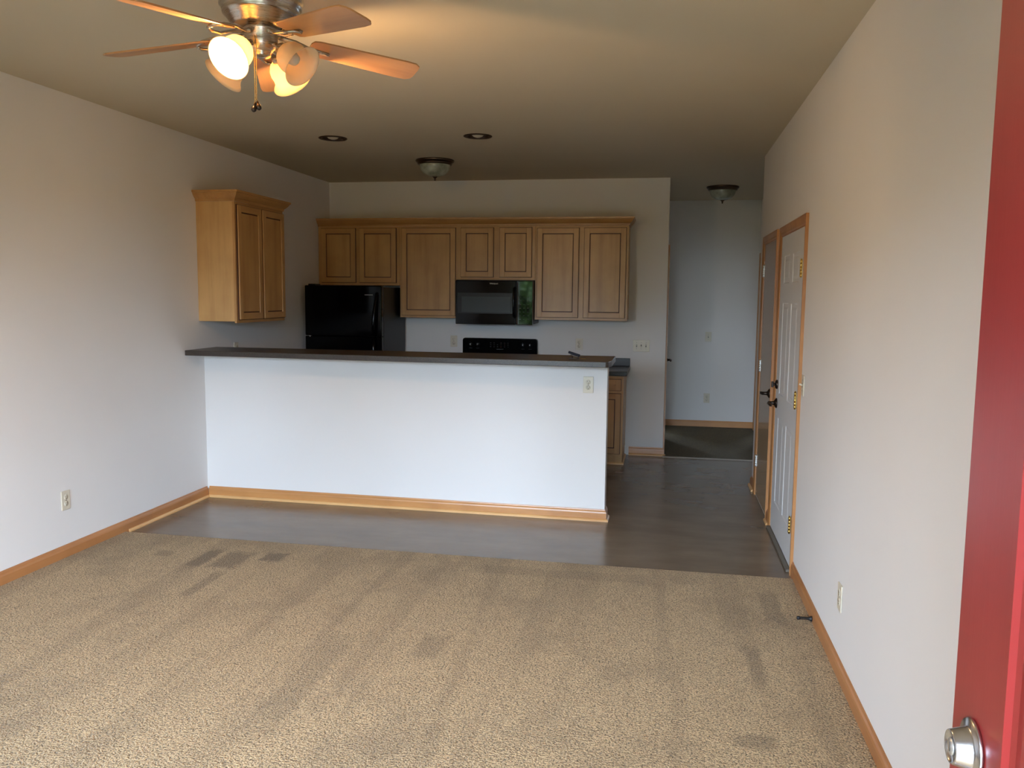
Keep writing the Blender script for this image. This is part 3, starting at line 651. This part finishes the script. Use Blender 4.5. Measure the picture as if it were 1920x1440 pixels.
for k in range(4):
    a = math.radians(-12+90*k); lit = k in (1, 3); ca, sa = math.cos(a), math.sin(a); tilt = math.radians(52)   # from straight down
    ax = Vector((ca*math.sin(tilt), sa*math.sin(tilt), -math.cos(tilt)))
    P0 = Vector((ca*.045, sa*.045, -.250)); P1 = Vector((ca*.078, sa*.078, -.258)); P2 = P1+ax*.030
    b = B(); tube(b, [P0, (P0+P1)/2+Vector((0, 0, .006)), P1, P1+ax*.012], .009, 14); lathe(b, [(0, 0), (.016, 0), (.021, .006), (.023, .026), (.020, .030), (0, .030)], P1, ax, 24); arm = obj('lamp_arm', b, 'nickel', FN)
    b = B(); pr = [(.021, .000), (.030, .006), (.044, .016), (.054, .032), (.058, .050), (.057, .066), (.060, .082), (.068, .096), (.078, .106)]
    inn = [(r_-.0028, h_) for r_, h_ in reversed(pr)]
    lathe(b, pr+inn, P1+ax*.022, ax, 40); obj('shade', b, 'shade', arm)
    b = B(); C0 = P1+ax*.028; lathe(b, [(.011, 0), (.012, .015), (.020, .032), (.024, .048), (.020, .063), (.010, .071), (0, .073)], C0, ax, 24); obj('bulb', b, 'bulb' if lit else 'bulbglass', arm)
    if lit: LIGHTS.append(C0+ax*.085)
for i, (cx, cy, z1) in enumerate(((.004, -.060, -.462), (.012, -.0590, -.455))):
    b = B(); z = -.226; tube(b, [(cx, cy+.004, -.226), (cx, cy-.004, -.228), (cx, cy-.006, -.240), (cx-.003*i, cy-.006, z1)], .0011, 6)
    while z > z1:
        z -= .0062; t = bmesh.new(); bmesh.ops.create_icosphere(t, subdivisions=1, radius=.0021, matrix=Matrix.Translation((cx-.003*i*min(1, (-.24-z)/.22), cy-.006, z))); merge(b, t, 0, True)
    pc = obj('pull_chain', b, 'brass', FN)
    b = B(); lathe(b, [(0, 0), (.003, -.001), (.005, -.006), (.0045, -.012), (.007, -.016), (.0095, -.022), (.009, -.030), (.004, -.035), (0, -.036)], (cx-.003*i, cy-.006+i*.004, z1), (.25*(1-2*i), 0, 1), 18); obj('pull_fob', b, 'darkmet', pc)
for i, p in enumerate(LIGHTS):
    l = bpy.data.lights.new('fan_lamp', 'POINT'); l.energy = BULB_W; l.color = (1, .60, .27); l.shadow_soft_size = .024
    o = bpy.data.objects.new('fan_lamp_light', l); COL.objects.link(o); o.location = (FX+p.x, FY+p.y, H+p.z)

# ------------------------------------------------------------ small things
# stapler on the bar
sx_, sy_ = -.604, 5.715
R = thing('stapler', 'small dark blue stapler lying open on the right end of the bar top', 'stapler', (sx_, sy_, 1.163), math.radians(6))
b = B(); box(b, -.036, .034, -.011, .011, .0006, .006, 0, .002); obj('base', b, 'darkmet', R)
b = B(); t = bmesh.new(); box(t, -.042, .042, -.010, .010, -.008, .008, 0, .004, 3); merge(b, t, 0, None, Matrix.Translation((0, 0, .034)) @ Matrix.Rotation(.30, 4, 'Y')); obj('top_arm', b, 'navy', R)
b = B(); t = bmesh.new(); box(t, -.028, .030, -.006, .006, -.003, .003, 0, .001); merge(b, t, 0, None, Matrix.Translation((.002, 0, .020)) @ Matrix.Rotation(.30, 4, 'Y')); tube(b, [(-.012, 0, .006), (-.010, 0, .03)], .003, 8); tube(b, [(.026, 0, .004), (.03, 0, .022)], .004, 8); obj('magazine', b, 'darkmet', R)
b = B(); lathe(b, [(0, 0), (.008, 0), (.008, .002), (0, .002)], (0, 0, .0006), seg=20); box(b, .007, .026, -.0025, .0025, .0006, .0026)
k = tag(obj('key', b, 'brass'), 'tiny brass key on the bar top beside the stapler', 'key'); k.location = (-.553, 5.735, 1.163); k.rotation_euler = (0, 0, .3)
# door stop
R = thing('door_stop', 'black rubber tipped spring door stop on the right baseboard', 'door stop', (XR-.0145, 4.165, .030), RR)
b = B(); lathe(b, [(0, 0), (.014, 0), (.013, .006), (.009, .012), (.007, .02), (0, .02)], axis=(0, -1, 0), seg=20); obj('mount', b, 'rubber', R)
b = B(); N = 160
tube(b, [(.006*math.cos(i/N*2*PI*11), -.012-.048*i/N, .006*math.sin(i/N*2*PI*11)) for i in range(N+1)], .0018, 6); obj('spring', b, 'rubber', R)
b = B(); lathe(b, [(0, .056), (.008, .056), (.009, .060), (.009, .068), (.007, .072), (0, .072)], axis=(0, -1, 0), seg=20); obj('tip', b, 'rubber', R)

# ------------------------------------------------------------ outdoors in front of the house (seen only as a reflection, soffit unseen)
b = B(); box(b, -60, 60, -80, -.25, -.5, -.16); tag(obj('lawn', b, 'lawn'), 'green lawn in front of the house', 'lawn', kind='structure')
b = B(); box(b, -1.2, 1.0, -1.6, -.21, -.155, -.02, 0, .01); struct('trim_4', b, 'concrete', 'concrete entry stoop outside the front door', 'stoop')
b = B(); box(b, -5, 2.5, -1.55, -.21, 2.56, 2.66); struct('added_soffit', b, 'winframe', 'unseen white soffit added over the front entrance to cut the daylight', 'soffit')  # overhang added to block high sky light from the near carpet
random.seed(11)
def tree(x, y, hh, r_, label, n=3400, lf=.13, low=.0):
    R = thing('tree', label, 'tree', (x, y, -.16), 0, 'leafy trees in the front yard')
    b = B(); tube(b, [(0, 0, 0), (.05, 0, hh*.3), (-.05, .05, hh*.6), (0, 0, hh*.85)], [.16, .13, .09, .05], 10)
    for k in range(7):
        a = k*2.4; z = hh*(.25+.07*k); tube(b, [(0, 0, z), (math.cos(a)*r_*.5, math.sin(a)*r_*.5, z+.2), (math.cos(a)*r_*.8, math.sin(a)*r_*.8, z+.4)], [.06, .04, .02], 6)
    obj('trunk', b, 'bark', R)
    b = B()
    for i in range(n):
        v = Vector((random.gauss(0, 1), random.gauss(0, 1), random.gauss(0, 1))).normalized()*(random.random()**.4); c = Vector((v.x*r_, v.y*r_, hh*.55+v.z*hh*.45))
        n_ = Vector((random.gauss(0, 1), random.gauss(0, 1), random.gauss(0, 1))).normalized(); u = n_.orthogonal().normalized()*lf; w_ = n_.cross(u)*1.6
        quad(b, [c-u, c+w_*.6, c+u, c-w_*.6])
    tag(obj('foliage', b, 'leaf', R), kind='stuff')
for i, (x, y, hh, r_) in enumerate(((-12.3, -13.6, 3.2, 1.85), (-8.0, -13, 3.0, 1.8), (-3.7, -13.4, 3.0, 1.85), (.5, -13, 3.0, 1.8), (4.7, -13.5, 3.2, 1.85))):
    tree(x, y, hh, r_, 'low leafy tree in the row across the front yard')
